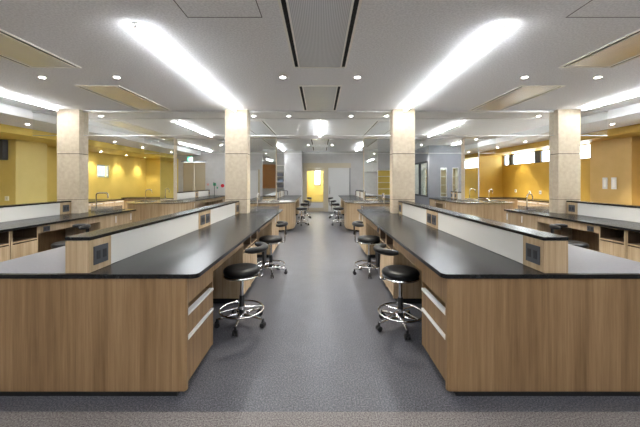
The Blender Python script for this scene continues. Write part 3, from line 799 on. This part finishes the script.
for i, (x, y, rz, lab) in enumerate(sts):
    if i == 0: st.location = (x, y, 0); st.rotation_euler = (0, 0, rz); st['label'] = lab
    o_ = st if i == 0 else dup(st, (x, y, 0), rz, lab)
    for ch in o_.children:      # the five-star base swivels freely below the seat
        if ch.name.split('.')[0] in ('star_base', 'caster'): ch.rotation_euler = (0, 0, -PI/2-rz-.3+.12*((i*7) % 5-2)*(i > 1))

# ------------------------------------------------------------------ things on the walls
# exit sign
r = thing('exit_sign', 'green lit exit sign hanging before the taupe double door', 'sign', (-5.80, 13.5, 2.46))
MB().box(-.11, .11, -.03, .03, -.09, .11).build('housing', M['white_plastic'], r)
MB().box(-.10, .10, -.034, -.0301, -.08, .10).build('sign_face', M['green'], r)
mb = MB().box(-.075, .0, -.036, -.0341, -.05, -.035)
mb.box(.02, .085, -.036, -.0341, -.07, .085)      # white doorway
mb.build('doorway_symbol', M['sign_white'], r)
mb = MB(); mb.ball((-.03, -.036, .065), .014, (1, .15, 1))
mb.tube([(-.03, -.036, .045), (-.04, -.036, 0)], .008, 6).tube([(-.04, -.036, 0), (-.015, -.036, -.03), (-.03, -.036, -.06)], .006, 6).tube([(-.04, -.036, 0), (-.07, -.036, -.02)], .006, 6).tube([(-.035, -.036, .035), (.0, -.036, .02)], .005, 6).tube([(-.035, -.036, .035), (-.065, -.036, .015)], .005, 6)
mb.build('runner_symbol', M['sign_white'], r)
MB().tube([(-.07, 0, .11), (-.07, 0, CEIL-2.46-.001)], .006, 6).tube([(.07, 0, .11), (.07, 0, CEIL-2.46-.001)], .006, 6).build('hanger', M['white_plastic'], r)
# round red alarm
r = thing('fire_alarm', 'round red fire alarm on the white far wall', 'alarm', (-4.74, YB, 1.26))
mb = MB().lathe([(0, 0), (.085, 0), (.085, .02), (.06, .035), (0, .035)], 24); mb.build('disc', M['red'], r, True)
mb = MB().lathe([(0, .035), (.03, .035), (.025, .048), (0, .048)], 16); mb.build('lamp_dome', M['red'], r, True)
for o in r.children:
    for v in o.data.vertices: x, y, z = v.co; v.co = (x, -z, y)
    o.data.flip_normals()
# emergency eyewash / shower post
r = thing('emergency_shower', 'thin dark post with green plate on the far wall', 'shower', (-5.12, YB-.06, 0))
MB().tube([(0, 0, 0), (0, 0, 1.38)], .014, 8).tube([(0, 0, 1.38), (0, -.03, 1.42), (0, -.14, 1.42)], .012, 8).lathe([(0, 0), (.07, 0), (.07, .012), (0, .02)], 16).build('pipe', M['dark_frame'], r)
MB().box(-.07, .07, .02, .026, 1.26, 1.40).build('plate', M['green_paint'], r)
MB().box(.10, .16, .03, .036, 1.12, 1.2).build('tag_plate', M['green_paint'], r)
tag(MB().box(-.05, .05, 0, .01, 0, .10).build('wall_notice', M['pink_paint'], loc=(-5.45, YB-.012, 1.27)), 'small pink notice on the far wall beside the taupe door', 'notice')
# white tall panels and switches
for y, w_ in ((7.97, 'farther'), (7.73, 'nearer')):
    r = thing('wall_panel', f'{w_} white vertical switch panel on the tan right pilaster', 'switch', (7.53, y, 1.28), group='white switch panels')
    MB().box(-.016, -.001, -.065, .065, 0, .30).build('plate', M['white_plastic'], r)
    MB().box(-.020, -.0165, -.03, .03, .05, .25).build('rocker', M['white_trim'], r)
for k, (x, y, z, lab) in enumerate(((XR, 11.95, 1.10, 'farthest small outlet on the amber wall'), (XR, 11.15, 1.07, 'middle small outlet on the amber wall'), (XR, 10.62, 1.09, 'nearest small outlet on the amber wall'))):
    r = thing('wall_outlet', lab, 'outlet', (x, y, z), group='outlets on the amber wall')
    MB().box(-.012, -.001, -.05, .05, -.06, .06).build('plate', M['white_plastic'], r)
    MB().box(-.014, -.0125, -.02, .02, -.03, .03).build('socket_face', M['socket'], r)
r = thing('wall_switch', 'small pinkish switch plate on the left pilaster', 'switch', (-8.08, 7.8, 1.04))
MB().box(-.05, .05, -.012, -.001, -.06, .06).build('plate', M['white_trim'], r)
MB().box(-.02, .02, -.015, -.0125, -.03, .03).build('rocker', M['white_plastic'], r)
r = thing('wall_unit', 'grey box mounted high at the left picture edge', 'air conditioner', (-8.22, 7.8, 2.03))
MB().box(-.22, .17, -.14, -.001, 0, .52).build('housing', M['socket'], r, bev=.008)
MB().box(-.22, .0, -.145, -.141, .02, .50).build('front_cover', M['white_plastic'], r)
# yellow shelf at the far wall
def shelf_unit(x0, x1, y, z0, z1, depth, n, body, back, lab, items=None):
    r = thing('wall_shelf', lab, 'shelf', ((x0+x1)/2, y, z0)); w = (x1-x0)/2; H = z1-z0
    mb = MB().box(-w, -w+.02, -depth, 0, 0, H).box(w-.02, w, -depth, 0, 0, H)
    mb.build('side_panel', body, r)
    MB().box(-w+.02, w-.02, -.012, -.002, 0, H).build('back_panel', back, r)
    for i in range(n+1):
        z = i*(H-.02)/n
        MB().box(-w+.021, w-.021, -depth, -.013, z, z+.02).build('shelf_board', body, r)
    return r
shelf_unit(2.75, 3.7, YB-.001, .80, 2.02, .3, 4, M['white_trim'], M['yellow_left'], 'white wall shelf with yellow back lightened as if lit, right of the mirrored pillar')  # paler yellow on the back stands in for light on the shelf
shelf_unit(-2.35, -1.70, YB-.001, 1.15, 2.25, .3, 4, M['white_trim'], M['white_wall'], 'white wall shelf holding dark boxes beside the white pillar')
k = 0
for i, m_ in ((0, 'book_b'), (1, 'book_a'), (2, 'book_b')):
    for j in range(2):
        z = 1.15+i*(1.08/4)+.0205
        tag(MB().box(-.12, .12, -.11, .11, 0, .15 if j else .17).build('storage_box', M[m_], loc=(-2.18+j*.29, YB-.15, z)),
            f'{"dark" if m_=="book_b" else "blue-grey"} storage box {"on the right" if j else "on the left"} of the {["lowest","second lowest","third lowest"][i]} shelf beside the white pillar', 'box', 'boxes on the wall shelf')
# wood shelving on the wall behind the viewpoint (seen in the mirrors)
r = shelf_unit(-4.5, -3.2, YF+.40, .95, 2.72, .38, 5, M['orange_wood'], M['orange_wood'], 'large orange wood shelving behind the viewpoint seen in mirrors')
# flip: the open side faces +y
r.rotation_euler = (0, 0, PI); r.location.y = YF+.005
r = thing('wall_cupboard', 'white wall cupboard behind the viewpoint seen in mirrors', 'cupboard', (3.9, YF+.002, 2.2))
MB().box(-.7, .7, 0, .38, 0, .69).build('body', M['white_trim'], r)
for s in (-1, 1):
    d_ = MB().box(s*.005, s*.69, .381, .40, .01, .68).build('door', M['white_door'], r)
    MB().box(s*.04, s*.05, .401, .42, .05, .2).build('handle', M['handle'], d_)
# rack inside the grey room
shelf_unit(5.0, 6.6, YB-.001, .1, 2.1, .35, 5, M['white_trim'], M['beige_frame'], 'pale shelving inside the grey room')
# grey-room light
r = thing('room_light', 'flat ceiling light inside the grey room', 'ceiling light', (5.1, 13.3, CEIL-.001))
MB().box(-.45, .45, -.12, .12, -.04, 0).build('housing', M['white_plastic'], r)
MB().box(-.43, .43, -.10, .10, -.048, -.0405).build('diffuser', mat('panel_light', (1, 1, 1), .5, emit=(1, .97, .9), estr=20), r)
r = thing('corridor_light', 'ceiling light in the corridor behind the glazed door', 'ceiling light', (0, 15.7, 2.599))
MB().box(-.45, .45, -.12, .12, -.04, 0).build('housing', M['white_plastic'], r)
MB().box(-.43, .43, -.10, .10, -.048, -.0405).build('diffuser', mat('corridor_light_lens', (1, 1, 1), .5, emit=(1, .97, .9), estr=26), r)

# ------------------------------------------------------------------ world, camera, view
w = bpy.data.worlds.new('sky'); S.world = w; w.use_nodes = True
w.node_tree.nodes['Background'].inputs[0].default_value = (.86, .94, 1, 1)
w.node_tree.nodes['Background'].inputs[1].default_value = 3.5
cam = bpy.data.cameras.new('camera'); co = bpy.data.objects.new('camera', cam); C.objects.link(co)
co.location = (0, 0, 1.49); co.rotation_euler = (PI/2, 0, 0)
cam.sensor_width = 36; cam.sensor_fit = 'HORIZONTAL'; cam.lens = 302/640*36
cam.shift_y = -32.5/640; cam.clip_start = .05; cam.clip_end = 200
S.camera = co
S.view_settings.view_transform = 'Standard'; S.view_settings.look = 'None'
S.view_settings.gamma = 1; S.view_settings.use_curve_mapping = False
S.view_settings.exposure = 2.6
